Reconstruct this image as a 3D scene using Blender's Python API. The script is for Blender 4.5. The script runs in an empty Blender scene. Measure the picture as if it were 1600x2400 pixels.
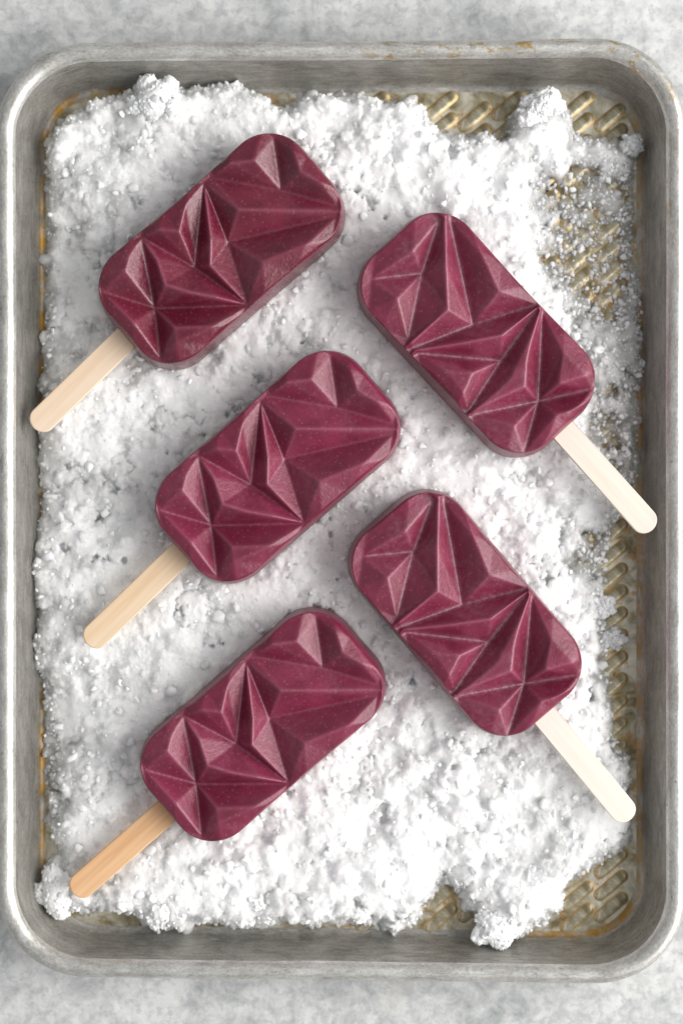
import bpy, bmesh, math, random
import numpy as np
from mathutils import Vector, geometry

S = bpy.context.scene
C = S.collection
MM = 0.001
R = math.radians

# ------------------------------------------------------------------ camera
ZR, D, PX = 25.0, 750.0, 0.1508          # rim height, camera height over the rim, mm per photo pixel at the rim
cam = bpy.data.cameras.new('camera')
co = bpy.data.objects.new('camera', cam)
C.objects.link(co)
co.location = (0, 0, (ZR + D) * MM)
cam.sensor_fit = 'VERTICAL'
cam.sensor_height = 24.0
cam.lens = 24.0 * D / (2400 * PX)
cam.clip_start, cam.clip_end = 0.02, 20
cam.dof.use_dof = True
cam.dof.focus_distance = (ZR + D - 29) * MM
cam.dof.aperture_fstop = 3.4
S.camera = co

# ------------------------------------------------------------------ room light and window
W = bpy.data.worlds.new('World')
S.world = W
W.use_nodes = True
bg = W.node_tree.nodes['Background']
bg.inputs[0].default_value = (0.97, 0.985, 1.0, 1)
bg.inputs[1].default_value = 0.36

lamp = bpy.data.lights.new('window_light', 'AREA')
lamp.shape = 'RECTANGLE'
lamp.size, lamp.size_y = 1.6, 1.3
lamp.energy = 40.5
lamp.color = (1.0, 0.985, 0.965)
lo = bpy.data.objects.new('window_light', lamp)
C.objects.link(lo)
AZ, EL, LD = R(-5), R(36), 1.6
lo.location = (LD * math.cos(EL) * math.cos(AZ), LD * math.cos(EL) * math.sin(AZ), LD * math.sin(EL))
lo.rotation_euler = (-lo.location).to_track_quat('-Z', 'Y').to_euler()

S.view_settings.view_transform = 'Standard'
S.view_settings.look = 'None'
S.view_settings.gamma = 1
S.cycles.transparent_max_bounces = 24
S.view_settings.exposure = 0.14


# ------------------------------------------------------------------ helpers
def px(x, y, z=ZR):
    """photo pixel -> place (mm) on the level z (mm)"""
    s = PX * (D + ZR - z) / D
    return np.array(((x - 800) * s, (1200 - y) * s))


def obj(name, me, mat=None, parent=None, **props):
    o = bpy.data.objects.new(name, me)
    C.objects.link(o)
    if mat is not None and me is not None and len(me.materials) == 0:
        me.materials.append(mat)
    if parent is not None:
        o.parent = parent
    for k, v in props.items():
        o[k] = v
    return o


def grid_mesh(name, verts, faces, smooth=True):
    me = bpy.data.meshes.new(name)
    verts = np.asarray(verts, np.float32)
    faces = np.asarray(faces, np.int32)
    n = faces.shape[1]
    me.vertices.add(len(verts))
    me.vertices.foreach_set('co', verts.ravel())
    me.loops.add(faces.size)
    me.loops.foreach_set('vertex_index', faces.ravel())
    me.polygons.add(len(faces))
    me.polygons.foreach_set('loop_start', np.arange(0, faces.size, n, dtype=np.int32))
    me.polygons.foreach_set('loop_total', np.full(len(faces), n, np.int32))
    me.polygons.foreach_set('use_smooth', np.full(len(faces), smooth))
    me.update(calc_edges=True)
    return me


def attr(me, name, vals):
    a = me.attributes.new(name, 'FLOAT', 'POINT')
    a.data.foreach_set('value', np.asarray(vals, np.float32).ravel())


def blur(a, s):
    if s <= 0:
        return a
    r = int(3 * s + 1)
    k = np.exp(-0.5 * (np.arange(-r, r + 1) / s) ** 2)
    k /= k.sum()
    for ax in (0, 1):
        p = [(0, 0), (0, 0)]
        p[ax] = (r, r)
        b = np.pad(a, p, mode='edge')
        out = np.zeros_like(a)
        n = a.shape[ax]
        for i, w in enumerate(k):
            out += w * (b[i:i + n, :] if ax == 0 else b[:, i:i + n])
        a = out
    return a


def vnoise(shape, cell, rng):
    """smooth value noise, about -1..1"""
    h, w = shape
    gh, gw = int(h / cell) + 4, int(w / cell) + 4
    g = rng.uniform(-1, 1, (gh, gw))
    y = np.arange(h) / cell
    x = np.arange(w) / cell
    y0, x0 = y.astype(int), x.astype(int)
    fy, fx = y - y0, x - x0
    fy = fy * fy * fy * (fy * (fy * 6 - 15) + 10)
    fx = fx * fx * fx * (fx * (fx * 6 - 15) + 10)
    a = g[y0][:, x0]; b = g[y0][:, x0 + 1]; c = g[y0 + 1][:, x0]; d = g[y0 + 1][:, x0 + 1]
    fy = fy[:, None]
    return (a * (1 - fx) + b * fx) * (1 - fy) + (c * (1 - fx) + d * fx) * fy


def fbm(shape, cell, rng, octs=4, gain=0.5):
    o = np.zeros(shape)
    a = 1.0
    for _ in range(octs):
        o += a * vnoise(shape, cell, rng)
        a *= gain
        cell = max(cell / 2, 1.0)
    return o


def sample(a, fy, fx):
    fy = np.clip(fy, 0, a.shape[0] - 1.001)
    fx = np.clip(fx, 0, a.shape[1] - 1.001)
    y0, x0 = fy.astype(int), fx.astype(int)
    ty, tx = fy - y0, fx - x0
    return (a[y0, x0] * (1 - tx) + a[y0, x0 + 1] * tx) * (1 - ty) + (a[y0 + 1, x0] * (1 - tx) + a[y0 + 1, x0 + 1] * tx) * ty


def smooth(a, b, x):
    t = np.clip((x - a) / (b - a), 0, 1)
    return t * t * (3 - 2 * t)


class NT:
    """small shader-graph builder"""
    def __init__(self, name):
        self.m = bpy.data.materials.new(name)
        self.m.use_nodes = True
        self.t = self.m.node_tree
        self.t.nodes.clear()
        self.out = self.t.nodes.new('ShaderNodeOutputMaterial')

    def n(self, kind, **kw):
        nd = self.t.nodes.new(kind)
        for k, v in kw.items():
            if k.startswith('_'):
                setattr(nd, k[1:], v)
            else:
                key = k.replace('__', ' ')
                s = nd.inputs[int(key[1:])] if key[0] == 'i' and key[1:].isdigit() else nd.inputs[key]
                if isinstance(v, bpy.types.NodeSocket):
                    self.t.links.new(v, s)
                else:
                    s.default_value = v
        return nd

    def coord(self, which='Object', scale=(1, 1, 1), rot=(0, 0, 0), loc=(0, 0, 0)):
        tc = self.n('ShaderNodeTexCoord')
        return self.n('ShaderNodeMapping', Vector=tc.outputs[which], Scale=scale, Rotation=rot, Location=loc).outputs[0]

    def noise(self, vec, scale, detail=4, rough=0.55, dist=0.0):
        return self.n('ShaderNodeTexNoise', Vector=vec, Scale=scale, Detail=detail, Roughness=rough, Distortion=dist).outputs['Fac']

    def ramp(self, fac, stops):
        nd = self.n('ShaderNodeValToRGB', Fac=fac)
        cr = nd.color_ramp
        while len(cr.elements) < len(stops):
            cr.elements.new(0.5)
        for e, (p, c) in zip(cr.elements, stops):
            e.position = p
            e.color = (c, c, c, 1) if isinstance(c, (int, float)) else (*c, 1)
        return nd.outputs[0]

    def mix(self, fac, a, b, mode='MIX'):
        nd = self.n('ShaderNodeMix', _data_type='RGBA', _blend_type=mode)
        for i, v in ((0, fac), (6, a), (7, b)):
            if isinstance(v, bpy.types.NodeSocket):
                self.t.links.new(v, nd.inputs[i])
            else:
                nd.inputs[i].default_value = v if i == 0 else (*v, 1)
        return nd.outputs[2]

    def math(self, op, a, b=0.0, c=0.0, clamp=False):
        nd = self.n('ShaderNodeMath', _operation=op, _use_clamp=clamp)
        for i, v in enumerate((a, b, c)):
            if isinstance(v, bpy.types.NodeSocket):
                self.t.links.new(v, nd.inputs[i])
            else:
                nd.inputs[i].default_value = v
        return nd.outputs[0]

    def attr(self, name):
        return self.n('ShaderNodeAttribute', _attribute_name=name).outputs['Fac']

    def bump(self, h, strength, dist):
        return self.n('ShaderNodeBump', Height=h, Strength=strength, Distance=dist).outputs[0]

    def surf(self, sh):
        self.t.links.new(sh, self.out.inputs['Surface'])
        return self.m


# ------------------------------------------------------------------ materials
def mat_table():
    t = NT('mottled_grey_stone')
    v = t.coord()
    big = t.noise(v, 16, 3, 0.6, 0.6)
    mid = t.noise(v, 135, 6, 0.72, 0.4)
    fine = t.noise(v, 260, 4, 0.7)
    a = t.math('ADD', t.math('MULTIPLY', mid, 0.6), t.math('MULTIPLY', big, 0.4))
    c = t.ramp(a, [(0.33, (0.26, 0.275, 0.28)), (0.43, (0.46, 0.47, 0.47)), (0.52, (0.62, 0.625, 0.62)), (0.62, (0.75, 0.75, 0.74))])
    c = t.mix(t.ramp(fine, [(0.38, 0.5), (0.5, 0.0)]), c, (0.36, 0.38, 0.39))
    warm = t.ramp(t.noise(v, 22, 2), [(0.62, 0.0), (0.75, 0.25)])
    c = t.mix(warm, c, (0.55, 0.49, 0.40))
    p = t.n('ShaderNodeBsdfPrincipled', Base__Color=c, Roughness=0.6, Normal=t.bump(fine, 0.25, 0.0006))
    return t.surf(p.outputs[0])


def mat_metal(name, base, dark, rough, stain=0.0, floor_line=0.0):
    """old oxidised aluminium: streaks run along the pan's edge (UV u), blotches and water marks"""
    t = NT(name)
    uv = t.coord('UV', (1, 1, 1))
    st = t.coord('UV', (30, 130, 1))
    streak = t.noise(st, 4.0, 5, 0.65, 0.3)
    blot = t.noise(t.coord('UV', (42, 60, 1)), 1.6, 6, 0.7, 0.6)
    fine = t.noise(t.coord('UV', (260, 420, 1)), 3.0, 4, 0.7)
    scr = t.ramp(t.noise(t.coord('UV', (110, 900, 1)), 1.0, 3, 0.6, 0.3), [(0.60, 0.0), (0.68, 1.0)])
    nick = t.ramp(t.noise(t.coord('UV', (420, 520, 1)), 1.0, 3, 0.6), [(0.27, 1.0), (0.34, 0.0)])
    f = t.math('ADD', t.math('MULTIPLY', streak, 0.27), t.math('ADD', t.math('MULTIPLY', blot, 0.40), t.math('MULTIPLY', fine, 0.33)))
    c = t.mix(t.ramp(f, [(0.36, 0.0), (0.62, 1.0)]), dark, base)
    marks = t.ramp(t.noise(t.coord('UV', (22, 90, 1)), 2.2, 5, 0.7, 1.0), [(0.26, 1.0), (0.38, 0.0)])
    c = t.mix(t.math('MULTIPLY', marks, 0.75), c, (0.12, 0.115, 0.10))
    c = t.mix(t.math('MULTIPLY', scr, 0.28), c, (0.80, 0.79, 0.77))
    c = t.mix(t.math('MULTIPLY', nick, 0.6), c, (0.10, 0.095, 0.085))
    rgh = t.math('ADD', t.math('MULTIPLY', fine, 0.25), rough - 0.1)
    if stain > 0:
        s = t.ramp(t.noise(t.coord('UV', (90, 200, 1)), 1.4, 4, 0.65, 0.4), [(0.56, 0.0), (0.64, 1.0)])
        reg = t.attr('stain')
        c = t.mix(t.math('MULTIPLY', t.math('MULTIPLY', s, reg), stain), c, (0.42, 0.27, 0.06))
    if floor_line > 0:
        q = t.ramp(t.noise(t.coord('UV', (60, 60, 1)), 2.0, 4, 0.7), [(0.38, 0.0), (0.58, 1.0)])
        c = t.mix(t.math('MULTIPLY', t.math('MULTIPLY', q, t.attr('edge_line')), floor_line), c, (0.36, 0.20, 0.035))
    p = t.n('ShaderNodeBsdfPrincipled', Base__Color=c, Metallic=0.65, Roughness=rgh,
            Normal=t.bump(t.math('ADD', streak, t.math('MULTIPLY', fine, 0.5)), 0.25, 0.0004))
    return t.surf(p.outputs[0])


def mat_floor():
    """baked-on golden patina over embossed metal"""
    t = NT('golden_stained_metal')
    v = t.coord()
    a = t.noise(v, 90, 5, 0.65, 0.6)
    b = t.noise(v, 35, 4, 0.6, 0.8)
    c = t.ramp(a, [(0.34, (0.17, 0.13, 0.06)), (0.46, (0.36, 0.32, 0.22)), (0.55, (0.56, 0.52, 0.41)), (0.68, (0.75, 0.72, 0.64))])
    o = t.ramp(t.noise(v, 130, 4, 0.7, 0.5), [(0.56, 0.0), (0.64, 1.0)])
    c = t.mix(t.math('MULTIPLY', o, 0.75), c, (0.42, 0.19, 0.025))
    # baked-on grease gathers round the foot of each rib
    c = t.mix(t.math('MULTIPLY', t.attr('foot'), 0.85), c, (0.45, 0.26, 0.04))
    p = t.n('ShaderNodeBsdfPrincipled', Base__Color=c, Metallic=0.45, Roughness=t.math('ADD', t.math('MULTIPLY', b, 0.3), 0.22),
            Normal=t.bump(a, 0.3, 0.0006))
    return t.surf(p.outputs[0])


def mat_snow(name, sss):
    t = NT(name)
    v = t.coord()
    g = t.noise(v, 900, 4, 0.7)
    m = t.noise(v, 250, 3, 0.6)
    thin = t.attr('thin')
    wet = t.math('MULTIPLY', thin, t.ramp(m, [(0.3, 0.55), (0.7, 1.0)]), clamp=True)
    col = t.mix(wet, (0.93, 0.935, 0.94), (0.74, 0.75, 0.75))
    nrm = t.bump(g, 0.16, 0.0005)
    p = t.n('ShaderNodeBsdfPrincipled', Base__Color=col, Roughness=t.math('SUBTRACT', 0.68, t.math('MULTIPLY', wet, 0.35)),
            IOR=1.31, Normal=nrm)
    t.t.links.new(t.math('ADD', t.math('MULTIPLY', wet, 0.6), 0.15), p.inputs['Specular IOR Level'])
    p.inputs['Subsurface Weight'].default_value = sss
    p.inputs['Subsurface Radius'].default_value = (1.0, 1.05, 1.1)
    p.inputs['Subsurface Scale'].default_value = 0.0060
    tr = t.n('ShaderNodeBsdfTransparent', Color=(0.93, 0.94, 0.94, 1))
    fac = t.math('MULTIPLY', wet, 0.70)
    mx = t.n('ShaderNodeMixShader', i0=fac, i1=p.outputs[0], i2=tr.outputs[0])
    return t.surf(mx.outputs[0])


def mat_berry(name, wet, icy):
    t = NT(name)
    v = t.coord()
    g = t.noise(v, 700, 3, 0.6)
    b = t.noise(v, 60, 4, 0.6, 0.3)
    sp = t.n('ShaderNodeTexVoronoi', Vector=v, Scale=520.0, _feature='F1')
    speck = t.ramp(sp.outputs['Distance'], [(0.10, 1.0), (0.24, 0.0)])
    c = t.mix(t.ramp(b, [(0.35, 0.0), (0.65, 1.0)]), *(((0.105, 0.005, 0.019), (0.175, 0.014, 0.038)) if wet else ((0.140, 0.006, 0.028), (0.225, 0.017, 0.058))))
    c = t.mix(t.math('MULTIPLY', speck, 0.22), c, (0.52, 0.20, 0.26))
    fr = t.attr('frost')
    rag = t.ramp(t.noise(v, 520, 4, 0.75), [(0.40, 0.0), (0.60, 1.0)])
    film = t.ramp(t.noise(v, 110, 4, 0.65, 0.4), [(0.42, 0.0), (0.75, 0.35)])
    f = t.math('ADD', t.math('MULTIPLY', fr, t.math('ADD', t.math('MULTIPLY', rag, 0.65), 0.25)), t.math('MULTIPLY', film, 0.30 if not wet else 0.05), clamp=True)
    c = t.mix(t.math('MULTIPLY', t.attr('ridge'), 0.42), c, (0.36, 0.10, 0.155))  # paler ridges: glow of light through the thin ice, put into the colour
    c = t.mix(t.math('MULTIPLY', f, icy), c, (0.66, 0.52, 0.58))
    film2 = t.ramp(t.noise(v, 48, 4, 0.6, 0.8), [(0.46, 0.0), (0.66, 1.0)])
    c = t.mix(t.math('MULTIPLY', t.math('MULTIPLY', film2, rag), 0.04 if wet else 0.05 + 0.18 * icy), c, (0.62, 0.44, 0.52))
    r0 = 0.25 if wet else 0.37
    p = t.n('ShaderNodeBsdfPrincipled', Base__Color=c, Roughness=t.math('ADD', t.math('MULTIPLY', g, 0.16), r0 - 0.06), IOR=1.58,
            Normal=t.bump(t.math('ADD', g, t.math('MULTIPLY', rag, 0.6)), 0.22, 0.0004))
    p.inputs['Subsurface Weight'].default_value = 0.22
    p.inputs['Subsurface Radius'].default_value = (1.0, 0.35, 0.45)
    p.inputs['Subsurface Scale'].default_value = 0.0014
    return t.surf(p.outputs[0])


def mat_wood(name, light, dark, amount):
    t = NT(name)
    v = t.coord('Object', (14, 330, 120))
    g = t.noise(v, 1.6, 4, 0.6, 0.4)
    w = t.noise(t.coord('Object', (9, 60, 60)), 2.0, 3, 0.5, 0.6)
    f = t.math('ADD', t.math('MULTIPLY', g, 0.55), t.math('MULTIPLY', w, 0.45))
    c = t.mix(t.math('MULTIPLY', t.ramp(f, [(0.38, 0.0), (0.62, 1.0)]), amount), light, dark)
    p = t.n('ShaderNodeBsdfPrincipled', Base__Color=c, Roughness=0.62, Normal=t.bump(g, 0.12, 0.0003))
    return t.surf(p.outputs[0])


M_TABLE = mat_table()
M_WALL = mat_metal('aged_aluminium_wall', (0.49, 0.475, 0.44), (0.17, 0.16, 0.14), 0.48, 0.0, 1.0)
M_RIM = mat_metal('aged_aluminium_rim', (0.78, 0.77, 0.74), (0.32, 0.305, 0.27), 0.40, 0.9)
M_FLOOR = mat_floor()
M_SNOW = mat_snow('crushed_ice', 1.0)
M_GRAIN = mat_snow('ice_grain', 0.0)
M_BERRY = mat_berry('frozen_berry', False, 0.06)
M_BERRY_ICY = mat_berry('frosted_berry', False, 0.26)
M_BERRY_WET = mat_berry('glossy_frozen_berry', True, 0.05)

# ------------------------------------------------------------------ table
tb = bmesh.new()
bmesh.ops.create_grid(tb, x_segments=4, y_segments=4, size=0.6)
me = bpy.data.meshes.new('table_surface')
tb.to_mesh(me); tb.free()
obj('table_surface', me, M_TABLE, kind='structure', label='mottled pale grey stone surface under the metal tray')

# ------------------------------------------------------------------ baking tray
TW, TH = 121.8, 166.5                        # half sizes over the rolled rim
TCX, TCY = px(799, 1197)


def warp(p):
    """the old pan is a little out of square: its right side is longer"""
    p = np.asarray(p, float).copy()
    k = 1 + 0.0078 * p[:, 0] / 120.0
    p[:, 1] = p[:, 1] * k - 0.0020 * p[:, 0]
    p[:, 0] += TCX
    p[:, 1] += TCY
    return p


def ring(inset, n_c=28, n_s=46):
    """closed rounded-rectangle ring, same count for every inset"""
    w, h = TW - inset, TH - inset
    r = 31.5 - inset * 0.72
    pts = []
    for k, (sx, sy) in enumerate(((1, 1), (-1, 1), (-1, -1), (1, -1))):
        cx, cy = sx * (w - r), sy * (h - r)
        a0 = k * math.pi / 2
        for i in range(n_c + 1):
            a = a0 + math.pi / 2 * i / n_c
            pts.append((cx + r * math.cos(a), cy + r * math.sin(a)))
        nsx, nsy = ((-1, 1), (-1, -1), (1, -1), (1, 1))[k]
        ex, ey = nsx * (w - r), nsy * (h - r)
        a1 = a0 + math.pi / 2
        q = (ex + r * math.cos(a1), ey + r * math.sin(a1))
        p0 = pts[-1]
        for i in range(1, n_s):
            f = i / n_s
            pts.append((p0[0] + (q[0] - p0[0]) * f, p0[1] + (q[1] - p0[1]) * f))
    return np.array(pts)


def spline(prof, sub):
    """Catmull-Rom through the profile points"""
    P = np.array(prof, float)
    P = np.vstack([2 * P[0] - P[1], P, 2 * P[-1] - P[-2]])
    out = []
    for i in range(1, len(P) - 2):
        for s in range(sub):
            u = s / sub
            a, b, c, d = P[i - 1:i + 3]
            out.append(0.5 * ((2 * b) + (c - a) * u + (2 * a - 5 * b + 4 * c - d) * u ** 2 + (3 * b - a - 3 * c + d) * u ** 3))
    out.append(P[-2])
    return np.array(out)


def sweep(name, prof, mat, parent, attrs=None):
    rng = np.random.default_rng(5)
    rings = [ring(i) for i, z in prof]
    n = len(rings[0])
    ref = rings[0]
    arc = np.concatenate([[0], np.cumsum(np.linalg.norm(np.diff(ref, axis=0), axis=1))])
    dent = np.interp(np.arange(n), np.linspace(0, n, 40), rng.normal(0, 0.16, 40))
    verts = []
    vlen = np.concatenate([[0], np.cumsum(np.linalg.norm(np.diff(np.array(prof), axis=0), axis=1))])
    for (i, z), r in zip(prof, rings):
        w = warp(r)
        nrm = w - np.array([TCX, TCY])
        nrm /= np.linalg.norm(nrm, axis=1)[:, None]
        w = w + nrm * (dent * smooth(4, 22, z))[:, None]
        verts.append(np.column_stack([w, np.full(n, z)]))
    V = np.concatenate(verts) * MM
    k = len(prof)
    j = np.arange(n)
    F = []
    UV = []
    for a in range(k - 1):
        jn = (j + 1) % n
        F.append(np.column_stack([a * n + j, a * n + jn, (a + 1) * n + jn, (a + 1) * n + j]))
        u0 = arc * MM
        u1 = np.append(arc[1:], arc[-1] + np.linalg.norm(ref[0] - ref[-1])) * MM
        v0, v1 = vlen[a] * MM, vlen[a + 1] * MM
        UV.append(np.stack([np.column_stack([u0, np.full(n, v0)]), np.column_stack([u1, np.full(n, v0)]),
                            np.column_stack([u1, np.full(n, v1)]), np.column_stack([u0, np.full(n, v1)])], axis=1))
    me = grid_mesh(name, V, np.concatenate(F))
    uv = me.uv_layers.new(name='UVMap')
    uv.data.foreach_set('uv', np.concatenate(UV).astype(np.float32).ravel())
    if attrs:
        for nm, fn in attrs.items():
            attr(me, nm, fn(V / MM))
    return obj(name, me, mat, parent)


tray = obj('baking_tray', None, label='worn silver metal baking tray with rolled rim, filled with crushed ice', category='baking tray')
ZF = 2.0
rim_prof = spline([(5.8, 20.2), (2.6, 19.4), (0.5, 20.6), (0.0, 22.3), (0.6, 24.0), (2.2, 25.1), (4.2, 24.9), (5.7, 23.9), (6.6, 22.4)], 4)
wall_prof = spline([(6.6, 22.4), (7.4, 19.5), (8.5, 15.0), (9.7, 10.0), (10.7, 6.2), (11.6, 3.9), (12.8, 2.5), (14.4, ZF)], 4)
under_prof = [(14.4, 0.5), (12.2, 1.0), (10.4, 4.0), (9.0, 9.0), (7.4, 16.0), (6.3, 20.1), (5.8, 20.2)]


def rim_stain(v):
    x, y = v[:, 0], v[:, 1]
    return smooth(120, 150, y) * smooth(0, 25, x) * (1 - smooth(100, 118, x)) + 0.5 * smooth(100, 112, x) * smooth(60, 110, y)


def wall_line(v):
    x, y, z = v.T
    left = smooth(-96, -104, x)
    topleft = smooth(135, 146, y) * smooth(-55, -75, x)
    right = 0.7 * smooth(96, 104, x)
    bottomright = smooth(-135, -145, y) * smooth(60, 75, x)
    band = smooth(3.6, 2.9, z) * 1.0
    return np.clip(left + topleft + right + bottomright, 0, 1) * band


sweep('rolled_rim', rim_prof, M_RIM, tray, {'stain': rim_stain})
sweep('side_wall', wall_prof, M_WALL, tray, {'edge_line': wall_line})
sweep('underside', under_prof, M_WALL, tray)

# floor: one sheet closed on both sides (triangle fan over rings)
fr = [warp(ring(i)) for i in (14.4, 40, 80)]
n = len(fr[0])
V = np.concatenate([np.column_stack([r, np.full(n, ZF)]) for r in fr]) * MM
F = []
j = np.arange(n)
for a in range(2):
    jn = (j + 1) % n
    F.append(np.column_stack([a * n + j, a * n + jn, (a + 1) * n + jn, (a + 1) * n + j]))
F = np.concatenate(F).tolist() + [list(range(2 * n, 3 * n))]
me = bpy.data.meshes.new('floor')
me.from_pydata(V.tolist(), [], F)
floor = obj('tray_floor', me, M_FLOOR, tray)

# embossed slanting ribs in the floor
def rib_mesh(L=14.5, w=2.1, h=0.65):
    secs = []
    loops = [(1.30, -0.12, 1.0), (1.05, 0.10, 1.0), (0.80, 0.60, 0.0), (0.50, 0.95, 0.0), (0.16, 1.0, 0.0)]
    m = 28
    for f, z, foot in loops:
        for i in range(m):
            a = 2 * math.pi * i / m
            sx = (L / 2 - w) * (1 if math.cos(a) > 1e-6 else -1 if math.cos(a) < -1e-6 else 0)
            secs.append((sx + w * f * math.cos(a), w * f * math.sin(a), z * h, foot))
    V = np.array(secs)
    F = []
    for k in range(len(loops) - 1):
        for i in range(m):
            F.append((k * m + i, k * m + (i + 1) % m, (k + 1) * m + (i + 1) % m, (k + 1) * m + i))
    F.append(tuple(range((len(loops) - 1) * m, len(loops) * m)))
    me = bpy.data.meshes.new('embossed_rib')
    me.from_pydata((V[:, :3] * MM).tolist(), [], F)
    me.polygons.foreach_set('use_smooth', [True] * len(F))
    attr(me, 'foot', V[:, 3])
    me.materials.append(M_FLOOR)
    return me


rib_me = rib_mesh()
for col in range(8):
    for row in range(46):
        x = 98.0 - col * 12.4
        y = 152 - row * 8.0 - (col % 2) * 4.0
        if not (-151 < y < 151):
            continue
        if x > 88 and (abs(y - TCY) > 146):
            continue
        if col > 2 and y < 128 and y > -128:
            continue
        if col == 2 and -20 < y < 45:
            continue
        o = obj('embossed_rib', rib_me, None, floor)
        o.location = (x * MM, y * MM, ZF * MM)
        o.rotation_euler[2] = R(40)

# ------------------------------------------------------------------ crushed ice bed
G = 0.33                                     # grid step, mm
XA, XB, YA, YB = -113.0, 113.0, -156.0, 156.0
nx, ny = int((XB - XA) / G) + 1, int((YB - YA) / G) + 1
gx = XA + np.arange(nx) * G
gy = YA + np.arange(ny) * G
GX, GY = np.meshgrid(gx, gy)
rng = np.random.default_rng(11)


def dp(pts, z=5.0):
    return np.array([px(a * 1.0204, b * 1.0204, z) for a, b in pts])


outline = dp([(112, 330), (150, 280), (225, 245), (250, 228), (285, 215), (335, 190), (400, 195), (425, 222), (445, 205), (530, 195), (595, 225), (655, 262), (690, 228), (760, 215), (830, 225),
              (885, 240), (940, 228), (965, 248), (975, 275), (1005, 305), (1040, 312), (1100, 316), (1165, 312), (1185, 255), (1225, 220), (1262, 222), (1295, 245), (1310, 290),
              (1340, 318), (1380, 325), (1420, 335), (1455, 330), (1450, 400), (1448, 520), (1440, 600), (1462, 640), (1470, 740), (1472, 830), (1455, 900), (1462, 960), (1455, 1090),
              (1430, 1165), (1395, 1215), (1385, 1290), (1385, 1400), (1390, 1520), (1400, 1640), (1410, 1720), (1440, 1745), (1448, 1880), (1440, 1930), (1400, 1965),
              (1350, 1990), (1290, 2040), (1285, 2090), (1230, 2120), (1185, 2150), (1110, 2145), (1085, 2090), (1060, 2055), (1020, 2020), (985, 2050), (955, 2110), (905, 2135),
              (800, 2120), (640, 2115), (560, 2125), (440, 2115), (420, 2130), (355, 2130), (330, 2095), (250, 2086), (180, 2095), (120, 2085), (90, 2040), (95, 2005), (140, 1960),
              (112, 1850), (110, 1600), (80, 1480), (88, 1400), (72, 1320), (95, 1200), (98, 900), (112, 700), (118, 500)])
# inside test and distance to the outline
inside = np.zeros(GX.shape, bool)
dist = np.full(GX.shape, 1e9)
P = outline
for i in range(len(P)):
    a, b = P[i], P[(i + 1) % len(P)]
    cond = ((a[1] > GY) != (b[1] > GY))
    xi = (b[0] - a[0]) * (GY - a[1]) / (b[1] - a[1] + 1e-12) + a[0]
    inside ^= cond & (GX < xi)
    ab = b - a
    t = np.clip(((GX - a[0]) * ab[0] + (GY - a[1]) * ab[1]) / (ab @ ab + 1e-12), 0, 1)
    dist = np.minimum(dist, (GX - a[0] - t * ab[0]) ** 2 + (GY - a[1] - t * ab[1]) ** 2)
dist = np.sqrt(dist)
sd = np.where(inside, dist, -dist) + 1.5

# how deep the ice lies: deep and white on the left and middle, thin slush along the right side
deep = 9.5 * np.ones(GX.shape)
def dab(x, y, r, amt, ry=None):
    global deep
    c = px(x * 1.0204, y * 1.0204, 9)
    r = r * 0.157
    ry = r if ry is None else ry * 0.157
    deep += amt * np.exp(-(((GX - c[0]) / r) ** 2 + ((GY - c[1]) / ry) ** 2))
for a in ((1400, 620, 120, -8.6, 330), (1300, 560, 110, -5.0, 130), (1240, 440, 60, -4.5, 60), (1425, 1400, 95, -6.0, 310), (1330, 1280, 60, -3.5, 80), (1310, 420, 50, -4, 60),
          (1400, 1000, 60, -3.5, 150), (1270, 620, 45, -3, 40), (1440, 1850, 60, -2, 150), (1010, 2000, 50, -4, 60), (1385, 2000, 60, -3, 60),
          (120, 620, 60, -4, 260), (120, 1750, 50, -5, 260), (100, 1150, 45, -3, 200), (200, 560, 50, -3, 40), (370, 1900, 80, -2.5, 60), (250, 2045, 110, 2.5, 40),
          (365, 250, 60, 5, 70), (280, 420, 110, 3.5, 80), (880, 300, 90, 2.5, 60), (760, 2020, 220, 2, 90), (1230, 270, 45, 5, 60), (1150, 2080, 80, 4, 70), (1250, 740, 60, 3, 90),
          (700, 720, 90, 1.5, 90), (470, 750, 60, -2, 60), (470, 430, 60, -2.5, 50), (300, 940, 90, 1.5, 80)):
    dab(*a)
deep = np.clip(deep, 0.2, 16)
lowf = fbm(GX.shape, 42, rng, 3)
base = deep * smooth(-0.8, 6.5, sd + 1.6 * fbm(GX.shape, 14, rng, 3)) ** 0.75 + 1.7 * lowf * smooth(0, 9, sd)
holes = fbm(GX.shape, 16, rng, 4, 0.6)
slush = smooth(6.5, 2.5, deep)
base -= 4.2 * slush * smooth(0.22, 0.65, holes)
pit = smooth(0.66, 1.25, fbm(GX.shape, 15, rng, 4, 0.6)) * smooth(0.0, 0.5, fbm(GX.shape, 90, rng, 2) + 0.15)
base -= 4.5 * pit
H = np.where(sd + 0.9 * fbm(GX.shape, 9, rng, 3) > 0, ZF + base, -2.0)

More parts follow.
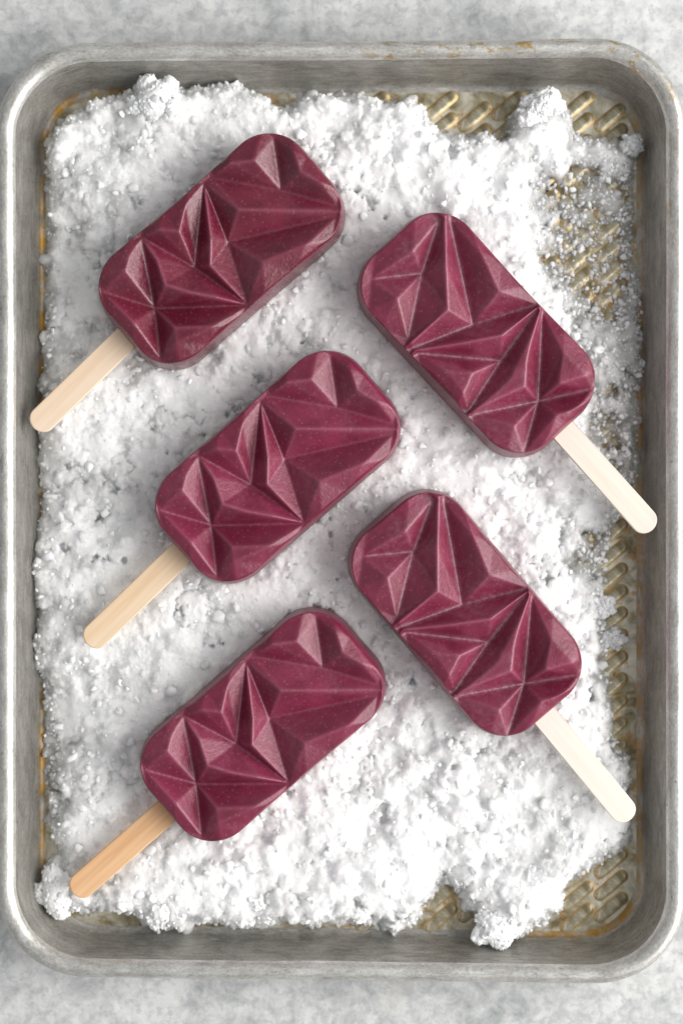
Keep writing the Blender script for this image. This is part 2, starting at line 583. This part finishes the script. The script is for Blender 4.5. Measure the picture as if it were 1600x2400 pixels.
wx = fbm(GX.shape, 9, rng, 3) * 0.55
wy = fbm(GX.shape, 9, rng, 3) * 0.55
soft = smooth(-0.3, 0.5, fbm(GX.shape, 75, rng, 2))    # where the grains are packed smooth
Y, X = np.nonzero((sd > -0.8) & (H > -1) & (H > ZF - 1.0))
def grains(n, r0, r1, sink, pw, edge_bias=0.0, rough_only=0.0):
    k = rng.integers(0, len(X), n)
    rr = r0 + (r1 - r0) * rng.random(n) ** pw
    asp = rng.uniform(0.75, 1.3, n)
    ang = rng.uniform(0, math.pi, n)
    tilt = rng.normal(0, 0.22, (n, 2))
    for q in range(n):
        cy, cx, r = Y[k[q]], X[k[q]], rr[q]
        if r > 3 and sd[cy, cx] < r + 1.5:
            continue
        if rough_only and rng.random() < rough_only * soft[cy, cx]:
            continue
        hc = H[cy, cx]
        if hc < ZF - 0.6:
            hc = ZF
        m = int(r * 1.5 / G) + 1
        y0, y1, x0, x1 = max(cy - m, 0), min(cy + m + 1, ny), max(cx - m, 0), min(cx + m + 1, nx)
        dx = GX[y0:y1, x0:x1] - gx[cx] + wx[y0:y1, x0:x1] * min(r, 1.6) * 0.55
        dy = GY[y0:y1, x0:x1] - gy[cy] + wy[y0:y1, x0:x1] * min(r, 1.6) * 0.55
        ca, sa = math.cos(ang[q]), math.sin(ang[q])
        u = (dx * ca + dy * sa) / asp[q]
        v = (-dx * sa + dy * ca) * asp[q]
        d2 = r * r - u * u - v * v
        z = hc - r * sink + np.sqrt(np.maximum(d2, 0)) * 0.9 + tilt[q, 0] * dx + tilt[q, 1] * dy
        sub = H[y0:y1, x0:x1]
        np.copyto(sub, z, where=(d2 > 0) & (z > sub))
# clumps: cracks between loosely packed lumps
cp = rng.uniform((XA, YA), (XB, YB), (520, 2))
cx_ = (GX + wx * 4.0)[::2, ::2].astype(np.float32)
cy_ = (GY + wy * 4.0)[::2, ::2].astype(np.float32)
f1 = np.full(cx_.shape, 1e9, np.float32); f2 = f1.copy()
for q in cp:
    d = (cx_ - np.float32(q[0])) ** 2 + (cy_ - np.float32(q[1])) ** 2
    f2 = np.minimum(f2, np.maximum(f1, d))
    f1 = np.minimum(f1, d)
gap = np.sqrt(f2) - np.sqrt(f1)
gap = sample(gap, np.arange(ny)[:, None] / 2 + 0 * GX, np.arange(nx)[None, :] / 2 + 0 * GX)
dome = np.sqrt(f1)
dome = sample(dome, np.arange(ny)[:, None] / 2 + 0 * GX, np.arange(nx)[None, :] / 2 + 0 * GX)
loose = smooth(-0.25, 0.45, fbm(GX.shape, 60, rng, 2))
H = np.where(H > 0, H - loose * (2.4 * smooth(2.0, 0.0, gap) + 0.18 * np.minimum(dome, 9)) + 0.4 * loose, H)
grains(420, 3.2, 8.0, 0.74, 2.0)
grains(5200, 0.9, 2.8, 0.64, 2.2)
grains(42000, 0.38, 1.05, 0.5, 1.8, rough_only=0.6)
H += (0.06 * fbm(GX.shape, 3.0, rng, 2) + 0.10 * fbm(GX.shape, 8, rng, 2)) * (H > 0)
thick = blur(np.clip(H - ZF, 0, 20), 3.0)
thin = smooth(5.6, 1.2, thick) * 0.9 + 0.1 * smooth(8, 2, thick)
patch = fbm(GX.shape, 22, rng, 5, 0.62)
side = np.clip(smooth(25, 80, GX) * 0.9 + smooth(-50, -95, GX) * 0.7 + smooth(14, 3, sd) * 0.7 + 0.12, 0, 1)
wetness = smooth(0.05, 0.85, patch) * side
thin *= 0.45 + 0.55 * np.clip(smooth(30, 75, GX) + smooth(3, 0, thick) * 0.3, 0, 1)
thin = np.clip(np.maximum(thin, 0.52 * wetness), 0, 1)

keep = H > ZF - 0.5
fm = keep[:-1, :-1] | keep[1:, :-1] | keep[:-1, 1:] | keep[1:, 1:]
idx = np.arange(nx * ny).reshape(ny, nx)
Q = np.column_stack([idx[:-1, :-1][fm], idx[:-1, 1:][fm], idx[1:, 1:][fm], idx[1:, :-1][fm]])
used = np.zeros(nx * ny, bool)
used[Q.ravel()] = True
remap = np.cumsum(used) - 1
ice = grid_mesh('crushed_ice', (np.column_stack([GX.ravel(), GY.ravel(), H.ravel()])[used]) * MM, remap[Q])
attr(ice, 'thin', thin.ravel()[used])
obj('crushed_ice', ice, M_SNOW, kind='stuff', label='bed of crushed white ice spread over the metal tray')


def ground_at(x, y):
    return float(sample(H, np.array([(y - YA) / G]), np.array([(x - XA) / G]))[0])


def ico(sub):
    bm = bmesh.new()
    bmesh.ops.create_icosphere(bm, subdivisions=sub, radius=1)
    bm.verts.index_update()
    v = np.array([q.co[:] for q in bm.verts])
    f = np.array([[q.index for q in p.verts] for p in bm.faces])
    bm.free()
    return v, f


def grain_soup(cen, rad, r):
    """broken ice grains: jittered, stretched little solids, all in one vertex soup"""
    v, f = ico(2)
    n = len(cen)
    nv = len(v)
    q = np.repeat(v[None], n, 0) * (1 + r.normal(0, 0.16, (n, nv, 1)))
    for _ in range(6):                       # flat broken sides
        nr = r.normal(size=(n, 3)); nr /= np.linalg.norm(nr, axis=1)[:, None]
        h = r.uniform(0.35, 0.85, (n, 1))
        d = np.einsum('nvk,nk->nv', q, nr)
        q -= np.maximum(d - h, 0)[..., None] * nr[:, None, :]
    q *= r.uniform(0.7, 1.25, (n, 1, 3))
    q = q * rad[:, None, None] + cen[:, None, :]
    F = (f[None] + (np.arange(n) * nv)[:, None, None]).reshape(-1, 3)
    return q.reshape(-1, 3), F


# loose grains along the edge, over the slush and here and there on the bed
r = np.random.default_rng(77)
k1 = np.flatnonzero((np.abs(sd - 2.4) < 2.3).ravel())
k2 = np.flatnonzero(((slush > 0.4) & (sd > 0.5)).ravel())
k3 = np.flatnonzero((sd > 3).ravel())
kk = np.concatenate([r.choice(k1, 1500), r.choice(k2, 1900), r.choice(k3, 1600), r.choice(k3, 800)])
gr = 0.32 + 1.0 * r.random(len(kk)) ** 2.6
gr[5000:] = 0.9 + 1.7 * r.random(800) ** 1.8
gz = np.maximum(H.ravel()[kk], ZF) + gr * np.where(np.arange(len(kk)) < 5000, r.uniform(-0.35, 0.45, len(kk)), r.uniform(-0.45, 0.1, len(kk)))
gv, gf = grain_soup(np.column_stack([GX.ravel()[kk], GY.ravel()[kk], gz]), gr, r)
me = grid_mesh('ice_grains', gv * MM, gf)
attr(me, 'thin', np.repeat(np.clip(r.uniform(-0.3, 0.8, len(kk)) + 0.25 * (np.arange(len(kk)) > 1499) * (np.arange(len(kk)) < 3400), 0, 0.85), len(gv) // len(kk)))
obj('ice_grains', me, M_GRAIN, kind='stuff', label='loose crumbs of ice along the edge of the ice bed')

# ------------------------------------------------------------------ single lumps and chips lying on the bed
def lump_mesh(sx, sy, sz, seed, bumps=90, chip=False, thin=0.0):
    r = np.random.default_rng(seed)
    bm = bmesh.new()
    bmesh.ops.create_icosphere(bm, subdivisions=4 if chip else 5, radius=1)
    V = np.array([v.co[:] for v in bm.verts])
    if chip:
        rad = np.full(len(V), 9.0)
        for _ in range(16):                  # a broken plate: cut by random planes
            nrm = r.normal(size=3); nrm /= np.linalg.norm(nrm)
            dd = V @ nrm
            rad = np.minimum(rad, np.where(dd > 0.05, r.uniform(0.75, 1.0) / np.maximum(dd, 0.05), 9))
        rad = np.minimum(rad, 1.25)
        rad += 0.02 * r.normal(size=len(V))
    else:
        rad = np.full(len(V), 0.8)
        for _ in range(10):
            c = r.normal(size=3); c /= np.linalg.norm(c)
            rad = rad * (1 + r.uniform(-.3, .3) * np.exp(-(2 - 2 * (V @ c)) * 1.6))
    V = V * rad[:, None] * np.array([sx, sy, sz]) * MM
    for v, c in zip(bm.verts, V):
        v.co = c
    if not chip:                             # a clump: the core is crusted all over with ice grains
        bm.free()
        core, cf = ico(5)
        S3 = np.array([sx, sy, sz * 0.85])
        CV, CF, cen, rad_, off = [], [], [], [], 0
        parts = [(np.zeros(3), 0.70)] + [(np.array([math.cos(a), math.sin(a), r.uniform(-.3, .15)]) * r.uniform(.45, .75), r.uniform(.28, .52)) for a in r.uniform(0, 2 * math.pi) + np.arange(5) * 1.257]
        for c, k in parts:
            m = np.ones(len(core))
            for cnt, am, sh in ((8, .22, 2.0), (60, .10, 18.0), (260, .06, 90.0)):
                for _ in range(cnt):
                    d = r.normal(size=3); d /= np.linalg.norm(d)
                    m = m * (1 + r.uniform(-am, am) * np.exp(-(2 - 2 * (core @ d)) * sh))
            w = (c + core * (m * (1 + 0.02 * r.normal(size=len(core))))[:, None] * k) * S3
            CV.append(w); CF.append(cf + off); off += len(w)
            ng = int(420 * k * k)
            pick = r.integers(0, len(w), ng)
            gr_ = 0.3 + 1.1 * r.random(ng) ** 2.2
            cen.append(c * S3 + (w[pick] - c * S3) * (1 - 0.35 * gr_ / np.linalg.norm(w[pick] - c * S3, axis=1))[:, None])
            rad_.append(gr_)
        cv, cf = np.vstack(CV), np.vstack(CF)
        rad_ = np.concatenate(rad_)
        gv, gf = grain_soup(np.vstack(cen), rad_, r)
        me = grid_mesh('lump', np.vstack([cv, gv]) * MM, np.vstack([cf, gf + len(cv)]))
        attr(me, 'thin', np.concatenate([np.full(len(cv), thin), np.repeat(np.clip(r.uniform(0, 0.25, len(rad_)) + thin * r.uniform(0.3, 1.3, len(rad_)), 0, 1), len(gv) // len(rad_))]))
        return me
    me = bpy.data.meshes.new('lump')
    bm.to_mesh(me); bm.free()
    me.polygons.foreach_set('use_smooth', [not chip] * len(me.polygons))
    attr(me, 'thin', np.full(len(me.vertices), thin))
    return me


def lump(name, x, y, size, seed, label, cat, chip=False, thin=0.0, rise=0.45, zmin=ZF, group=None):
    c = px(x, y, 9)
    o = obj(name, lump_mesh(*size, seed, chip=chip, thin=thin), M_GRAIN, label=label, category=cat)
    gz = max(ground_at(*c), zmin)
    o.location = (c[0] * MM, c[1] * MM, (gz + size[2] * rise) * MM)
    o.rotation_euler[2] = seed * 1.7
    if group:
        o['group'] = group
    return o


GL = 'loose snow lumps around the edge of the ice bed'
lump('snow_lump', 140, 2092, (9.6, 8.6, 7.0), 1, 'large round snow lump in the lower left corner, below the orange stick tip', 'snow lump', rise=-0.4, group=GL)
lump('snow_lump', 383, 2130, (8.0, 9.0, 6.5), 2, 'white snow lump poking over the bottom edge of the ice, left half', 'snow lump', rise=-0.4, group=GL)
lump('snow_lump', 600, 2118, (9.5, 8.6, 6.5), 3, 'white snow lump on the bottom edge of the ice, straight below the lowest ice pop', 'snow lump', rise=-0.4, group=GL)
lump('snow_lump', 1170, 2165, (11.0, 9.4, 7.0), 4, 'broad snow lump resting against the bottom wall, right of the floor gap', 'snow lump', rise=-0.4, group=GL)
lump('snow_lump', 1268, 262, (7.0, 9.0, 7.0), 5, 'tall pale snow lump against the top wall, left of the bare corner ribs', 'snow lump', rise=-0.4, group=GL)
lump('snow_lump', 372, 243, (10, 10, 7.5), 6, 'brightest white snow lump at the top edge above the upper left ice pop', 'snow lump', rise=-0.4, group=GL)
GC = 'small translucent ice chips by the right wall'
lump('ice_chip', 1484, 338, (5.0, 3.6, 3.2), 7, 'clear grey ice chip leaning on the wall in the top right corner', 'ice chip', False, 0.6, 0.4, 6.0, GC)
lump('ice_chip', 1420, 1424, (4.2, 4.0, 1.8), 8, 'whitest small ice chip lying on bare ribs, right of the lower right ice pop', 'ice chip', False, 0.25, 0.3, 3.0, GC)
lump('ice_chip', 1441, 1500, (4.6, 3.8, 1.6), 9, 'grey translucent ice chip by the right wall, beside the lower right ice pop', 'ice chip', False, 0.7, 0.3, 3.0, GC)

# ------------------------------------------------------------------ ice pops
PZ = 34.0                                    # level of the faceted face
SP = PX * (D + ZR - PZ) / D                  # mm per photo pixel there
HL, HW, CR = 310 * SP, 160 * SP, 106 * SP     # outline half length, half width, corner radius
DEP = 7.6                                    # depth of the grooves
THK = 22.0

MOULD_A = dict(o=(340, 800), s=2.529, c=(648.8, 1093.0), th=41.0, pts=dict(
    a1=(1100, 78, -.58), a2=(722, 318, -.58), a3=(1476, 487, -.60), a34=(1488, 515, -.46), a4=(1474, 547, -.56), a5=(683, 350, -.58), a6=(312, 676, -.58),
    a7=(76, 1000, -.58), a8=(427, 1404, -.58), a9=(945, 1080, -.58),
    j1=(1145, 390, -.8), j2=(822, 697, -1.0), j3=(627, 850, -1.05), j4=(385, 1092, -1.1),
    p1=(988, 225, 0), p1b=(850, 243, -.02), p2=(1260, 290, 0), p2b=(1225, 170, 0), p2c=(1380, 362, -.06), p3=(893, 518, 0), p4=(1038, 830, 0), p4b=(1300, 722, 0),
    p5=(543, 650, 0), p5b=(578, 490, -.2), p5c=(430, 638, 0), p6=(728, 690, -.12), p6b=(724, 852, -.2), p7=(457, 965, 0), p7d=(402, 805, -.22), p8b=(242, 800, -.13), p7b=(600, 1010, -.02), p7c=(760, 1040, -.12),
    p8=(222, 885, 0), p9=(275, 1195, 0), p10=(517, 1222, 0), p10b=(740, 1212, 0), p10c=(530, 1310, 0)),
    edges='a1-j1 a2-j1 j1-a3 a5-j2 j2-a9 j2-a4 a5-j3 a6-j3 j3-a9 a6-j4 a7-j4 j4-a8 j4-a9 a1-p1 p1-j1 p1-p1b p1b-a2 a1-p2b p2b-p2 p2-j1 p2-p2c p2c-a3 p3-a2 p3-a5 p3-a34 p3-j2 '
          'p4-j2 p4-p4b p4b-a4 p4-a9 p5-p5b p5b-a5 p5-j3 p5-p5c p5c-a6 a5-p6 p6-p6b p6b-j3 p6b-a9 p7-p7d p7d-a6 p7-j4 p7-p7b p7b-p7c p7c-a9 p8-p8b p8b-a6 p8-j4 p8-a7 p9-a7 p9-j4 p9-a8 '
          'p10-j4 p10-p10c p10c-a8 p10-p10b p10b-a9')
MOULD_B = dict(o=(800, 1130), s=2.613, c=(1086.4, 1440.6), th=130.5, pts=dict(
    a1=(540, 108, -.58), ar=(573, 100, -.22), b1=(606, 108, -.58), a2=(318, 836, -.58), ab=(330, 862, -.22), a3=(343, 892, -.58), ac=(356, 906, -.25), a3b=(374, 924, -.56),
    a4=(1120, 652, -.58), ad=(1126, 670, -.25), a5=(1116, 690, -.58), r1=(1134, 692, -.25), a6=(1149, 700, -.58), a7=(670, 1294, -.58), ae=(682, 1304, -.22), a8=(694, 1316, -.58),
    a9=(1000, 1562, -.58), a10=(1438, 1186, -.58), a11=(110, 455, -.58),
    j1=(422, 427, -.95), j2=(722, 757, -1.05), j3=(888, 986, -1.0), j4=(1107, 1245, -1.1),
    p1=(372, 300, 0), p2=(262, 585, 0), p3=(565, 668, 0), p3b=(565, 400, 0), p4=(882, 570, 0), p4b=(785, 330, 0), p5=(893, 838, -.05), p5b=(640, 875, -.12), p6=(700, 1062, 0),
    p6b=(550, 1048, 0), p6c=(640, 1180, 0), q3=(1018, 1158, 0), q4=(930, 1112, -.05), q1=(1060, 870, -.1), q2=(1035, 1000, -.02), p8=(1262, 960, 0), p8b=(1228, 1148, 0), p9=(1205, 1342, 0),
    p10=(945, 1395, 0), p11=(1390, 1105, 0), p12=(1330, 1310, 0)),
    edges='a1-j1 j1-a2 a11-j1 b1-j2 a3-j2 j2-a4 a5-j3 j3-a7 a3b-j3 a6-j4 j4-a9 a8-j4 j4-a10 ar-p3b p3b-p3 p3-j2 p3-ab p1-j1 p1-a1 p1-a11 p2-j1 p2-a11 p2-a2 b1-p4b p4b-p4 p4-j2 p4-a4 '
          'p5-p5b p5b-ac p5-ad p5-j3 p6-p6b p6b-a3b p6-j3 p6-p6c p6c-a7 r1-q1 q1-q4 q4-ae q3-q2 q2-r1 q3-j4 q3-q4 q3-ae p8-a6 p8-p8b p8b-j4 p8b-p11 p11-a10 p9-j4 p9-p12 p12-a10 p9-a9 p10-j4 p10-a8 p10-a9')


def outline_r(phi):
    """distance to the pop's outline in direction phi (rounded rectangle with bowed ends)"""
    c, s = np.abs(np.cos(phi)), np.abs(np.sin(phi))
    t = np.minimum(HL / np.maximum(c, 1e-9), HW / np.maximum(s, 1e-9))
    cx, cy = HL - CR, HW - CR
    b = c * cx + s * cy
    disc = b * b - (cx * cx + cy * cy - CR * CR)
    tc = b + np.sqrt(np.maximum(disc, 0))
    corner = (t * c > cx) & (t * s > cy)
    r = np.where(corner, tc, t)
    return r


def relief(md):
    """height map of the faceted face, from the mould's ridge and groove lines"""
    th = R(md['th'])
    names = list(md['pts'])
    pts, zs = [], []
    for k in names:
        X_, Y_, z = md['pts'][k]
        qx, qy = (X_ / md['s'] + md['o'][0] - md['c'][0]) * SP, -(Y_ / md['s'] + md['o'][1] - md['c'][1]) * SP
        pts.append((qx * math.cos(th) + qy * math.sin(th), -qx * math.sin(th) + qy * math.cos(th)))
        zs.append(z)
    ed = [tuple(names.index(q) for q in e.split('-')) for e in md['edges'].split()]
    n0 = len(pts)
    for i in range(48):
        a = 2 * math.pi * i / 48
        r = float(outline_r(np.array(a))) + 0.3
        pts.append((r * math.cos(a), r * math.sin(a)))
        zs.append(-.42)
    ed += [(n0 + i, n0 + (i + 1) % 48) for i in range(48)]
    vo, eo, fo, ov, oe, of = geometry.delaunay_2d_cdt([Vector(p) for p in pts], ed, [], 0, 1e-4)
    zz = []
    for k, src in enumerate(ov):
        if src:
            zz.append(zs[src[0]])
        else:
            dd = [(vo[k].x - p[0]) ** 2 + (vo[k].y - p[1]) ** 2 for p in pts]
            zz.append(zs[int(np.argmin(dd))])
    g = 0.12
    w, h = int(2 * (HL + 1.5) / g), int(2 * (HW + 1.5) / g)
    Z = np.full((h, w), -.42)
    for f in fo:
        for t in range(1, len(f) - 1):
            tri = (f[0], f[t], f[t + 1])
            (x1, y1), (x2, y2), (x3, y3) = [vo[i] for i in tri]
            det = (y2 - y3) * (x1 - x3) + (x3 - x2) * (y1 - y3)
            if abs(det) < 1e-9:
                continue
            i0, i1 = [int(np.clip((v + HL + 1.5) / g + d, 0, w)) for v, d in ((min(x1, x2, x3), -1), (max(x1, x2, x3), 2))]
            k0, k1 = [int(np.clip((v + HW + 1.5) / g + d, 0, h)) for v, d in ((min(y1, y2, y3), -1), (max(y1, y2, y3), 2))]
            xx = (np.arange(i0, i1) * g - HL - 1.5)[None, :]
            yy = (np.arange(k0, k1) * g - HW - 1.5)[:, None]
            l1 = ((y2 - y3) * (xx - x3) + (x3 - x2) * (yy - y3)) / det
            l2 = ((y3 - y1) * (xx - x3) + (x1 - x3) * (yy - y3)) / det
            l3 = 1 - l1 - l2
            m = (l1 >= -1e-6) & (l2 >= -1e-6) & (l3 >= -1e-6)
            sub = Z[k0:k1, i0:i1]
            val = l1 * zz[tri[0]] + l2 * zz[tri[1]] + l3 * zz[tri[2]]
            sub[m] = val[m]
    Z = blur(Z * DEP, 0.28 / g)
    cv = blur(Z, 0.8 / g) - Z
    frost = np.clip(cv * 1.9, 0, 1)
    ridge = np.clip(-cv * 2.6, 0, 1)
    return Z, frost, ridge, g


def pop_mesh(Z, frost, ridge, g, seed, pits):
    r = np.random.default_rng(seed)
    K, Mn = 118, 520
    phi = 2 * math.pi * np.arange(Mn) / Mn
    ro = outline_r(phi)
    ti = np.linspace(0, 1, K + 1)[1:]
    ti = 1 - (1 - ti) ** 1.12
    inset = 1.3                              # top outline lies a little inside the widest outline (draft of the mould)
    RX, RY, RZ, FR, RG = [], [], [], [], []
    RR = 5.4
    wob = np.interp(np.arange(Mn), np.linspace(0, Mn, 30), r.normal(0, 0.12, 30))
    for t in ti:
        rad = (ro - inset) * t
        x, y = rad * np.cos(phi), rad * np.sin(phi)
        fy, fx = (y + HW + 1.5) / g, (x + HL + 1.5) / g
        z = sample(Z, fy, fx)
        f = sample(frost, fy, fx)
        d = (ro - inset) * (1 - t)
        d = np.clip(d, 0, RR)
        zp = -(RR - np.sqrt(np.maximum(RR * RR - (RR - d) ** 2, 0))) * 0.92
        k = 0.5
        hh = np.clip(0.5 + 0.5 * (zp - z) / k, 0, 1)
        z = zp * (1 - hh) + z * hh - k * hh * (1 - hh)
        for (px_, py_, pr) in pits:
            q = (x - px_) ** 2 + (y - py_) ** 2
            z = z - 0.8 * pr * np.exp(-q / (pr * pr * 0.35))
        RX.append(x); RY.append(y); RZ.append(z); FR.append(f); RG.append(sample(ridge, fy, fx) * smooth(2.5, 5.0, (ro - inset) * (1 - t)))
    zt = -RR * 0.92
    for f, dz in ((0.10, -0.9), (0.35, -3.5), (0.6, -7), (0.82, -11), (0.97, -15), (1.0, -16.2), (0.95, -17.2), (0.80, -17.8)):
        rad = ro - inset * (1 - f) + wob * 0.4
        RX.append(rad * np.cos(phi)); RY.append(rad * np.sin(phi)); RZ.append(np.full(Mn, zt + dz * (THK + zt) / 17.8)); FR.append(np.zeros(Mn)); RG.append(np.zeros(Mn))
    rings = len(RX)
    z0 = float(sample(Z, np.array([(HW + 1.5) / g]), np.array([(HL + 1.5) / g]))[0])
    V = np.vstack([[[0, 0, z0]], np.column_stack([np.concatenate(RX), np.concatenate(RY), np.concatenate(RZ)]), [[0, 0, -THK]]]) * MM
    FRA = np.concatenate([[0], np.concatenate(FR), [0]])
    j = np.arange(Mn)
    jn = (j + 1) % Mn
    F = [np.column_stack([1 + a * Mn + j, 1 + (a + 1) * Mn + j, 1 + (a + 1) * Mn + jn, 1 + a * Mn + jn]) for a in range(rings - 1)]
    F = np.concatenate(F)
    T = np.concatenate([np.column_stack([np.zeros(Mn, int), 1 + j, 1 + jn]), np.column_stack([np.full(Mn, len(V) - 1), 1 + (rings - 1) * Mn + jn, 1 + (rings - 1) * Mn + j])])
    T4 = np.column_stack([T, T[:, 2]])
    me = bpy.data.meshes.new('frozen_body')
    nq, nt = len(F), len(T)
    me.vertices.add(len(V))
    me.vertices.foreach_set('co', V.astype(np.float32).ravel())
    loops = np.concatenate([F.ravel(), T.ravel()]).astype(np.int32)
    me.loops.add(len(loops))
    me.loops.foreach_set('vertex_index', loops)
    me.polygons.add(nq + nt)
    me.polygons.foreach_set('loop_start', np.concatenate([np.arange(nq) * 4, nq * 4 + np.arange(nt) * 3]).astype(np.int32))
    me.polygons.foreach_set('loop_total', np.concatenate([np.full(nq, 4), np.full(nt, 3)]).astype(np.int32))
    me.polygons.foreach_set('use_smooth', np.full(nq + nt, True))
    me.update(calc_edges=True)
    attr(me, 'frost', FRA)
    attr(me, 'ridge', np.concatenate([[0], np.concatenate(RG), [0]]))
    return me


def stick_mesh(length, w=9.4, t=2.0):
    """flat wooden stick along -X, round at the free end, softened edges"""
    half = [(0.0, w / 2)]
    n = 18
    for i in range(n + 1):
        a = math.pi / 2 * (1 - 2 * i / n)
        half.append((-(length - w * 0.46) - w * 0.46 * math.cos(a), w / 2 * math.sin(a)))
    half.append((0.0, -w / 2))
    P2 = np.array(half)
    cen = np.array([-length / 2, 0])
    lay = [(-t / 2, 0.35), (-t / 2 + 0.35, 0.0), (t / 2 - 0.35, 0.0), (t / 2 - 0.08, 0.12), (t / 2, 0.40)]
    V, m = [], len(P2)
    for z, ins in lay:
        d = P2 - cen
        q = P2.copy()
        q[:, 1] -= np.sign(q[:, 1]) * np.minimum(ins, np.abs(q[:, 1]))
        q[:, 0] = np.where(q[:, 0] < -(length - w * 0.5), q[:, 0] + ins * np.clip((-(length - w * .5) - q[:, 0]) / (w * .46), 0, 1), q[:, 0])
        V += [(a, b, z) for a, b in q]
    F = []
    for k in range(len(lay) - 1):
        for i in range(m):
            F.append((k * m + i, k * m + (i + 1) % m, (k + 1) * m + (i + 1) % m, (k + 1) * m + i))
    F.append(tuple(range((len(lay) - 1) * m, len(lay) * m)))
    F.append(tuple(reversed(range(m))))
    F = [f[::-1] for f in F]
    me = bpy.data.meshes.new('stick')
    me.from_pydata((np.array(V) * MM).tolist(), [], F)
    for p in me.polygons:
        p.use_smooth = len(p.vertices) == 4
    return me


RA = relief(MOULD_A)
RB = relief(MOULD_B)
POPS = [
    # photo centre, turn, face level, relief, glossy, stick tip, stick root, wood, label, stick label, pits
    (514.4, 578.5, 40.9, 32.5, RA, True, (79, 1003), (297, 790), ((0.86, 0.69, 0.53), (0.78, 0.57, 0.39), .8),
     'glossiest dark berry ice pop, in the upper left, its stick reaching the left wall', 'pale tan wooden stick with a fine crack', [(-1, -17.3, .5), (21, -9.5, .35), (-33, 13, .3), (31, 6, .35)]),
    (648.0, 1092.5, 41.0, 32.5, RA, False, (204, 1510), (422, 1299), ((0.84, 0.66, 0.47), (0.74, 0.52, 0.32), .9),
     'berry ice pop between two others in the left column, on a tan stick', 'tan wooden stick', [(7, 18.5, .3), (24.5, 11, .25)]),
    (612.8, 1706.0, 40.7, 30.5, RA, False, (171, 2094), (390, 1902), ((0.82, 0.52, 0.29), (0.66, 0.37, 0.18), .9),
     'lowest berry ice pop, on the orange brown stick', 'orange brown wooden stick', [(11, 19, .35), (-29, 18, .4), (-14, -19.5, .35), (-31, 15, .4)]),
    (1121.0, 777.5, 132.9, 34.0, RB, False, (1528, 1242), (1323, 1012), ((0.84, 0.77, 0.68), (0.76, 0.66, 0.55), .7),
     'berry ice pop in the upper right, cream stick touching the right wall', 'cream white wooden stick', [(-13, -19, .55), (-37, -3, .45), (-38, 5, .4), (-34, 12, .35), (38, 12, .3)]),
    (1094.5, 1440.6, 130.5, 33.0, RB, False, (1477, 1921), (1281, 1684), ((0.86, 0.79, 0.71), (0.78, 0.69, 0.59), .6),
     'berry ice pop in the lower right beside bare ribs, on a cream stick', 'cream white wooden stick', [(36, 15, .35), (5, 20.5, .3)]),
]
for q, (cx, cy, th, pz, rel, wet, tip, root, wood, lab, slab, pits) in enumerate(POPS):
    c = px(cx, cy, pz)
    root_o = obj('ice_pop', None, label=lab, category='ice pop', group='berry ice pops laid on crushed ice')
    root_o.location = (c[0] * MM, c[1] * MM, (pz - THK) * MM)
    root_o.rotation_euler[2] = R(th)
    rnd = np.random.default_rng(60 + q)
    extra = [(rnd.uniform(-40, 40), rnd.uniform(-20, 20), rnd.uniform(.18, .28)) for _ in range(14)]
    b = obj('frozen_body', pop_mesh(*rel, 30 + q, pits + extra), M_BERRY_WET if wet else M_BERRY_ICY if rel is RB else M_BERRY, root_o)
    b.location = (0, 0, THK * MM)
    sz = pz - 13.0                           # level of the stick
    t0, r0 = px(*tip, sz + 1), px(*root, sz + 1)
    L = float(np.linalg.norm(t0 - r0))
    ang = math.atan2(r0[1] - t0[1], r0[0] - t0[0])
    u = np.array([math.cos(ang), math.sin(ang)])
    st_len = L + 22
    origin = t0 + u * st_len
    s = obj('stick', stick_mesh(st_len), mat_wood('stick_wood', *wood), root_o, label=slab)
    ca, sa = math.cos(R(th)), math.sin(R(th))
    dx, dy = origin - c
    s.location = ((dx * ca + dy * sa) * MM, (-dx * sa + dy * ca) * MM, (sz - (pz - THK)) * MM)
    s.rotation_euler[2] = ang - R(th)
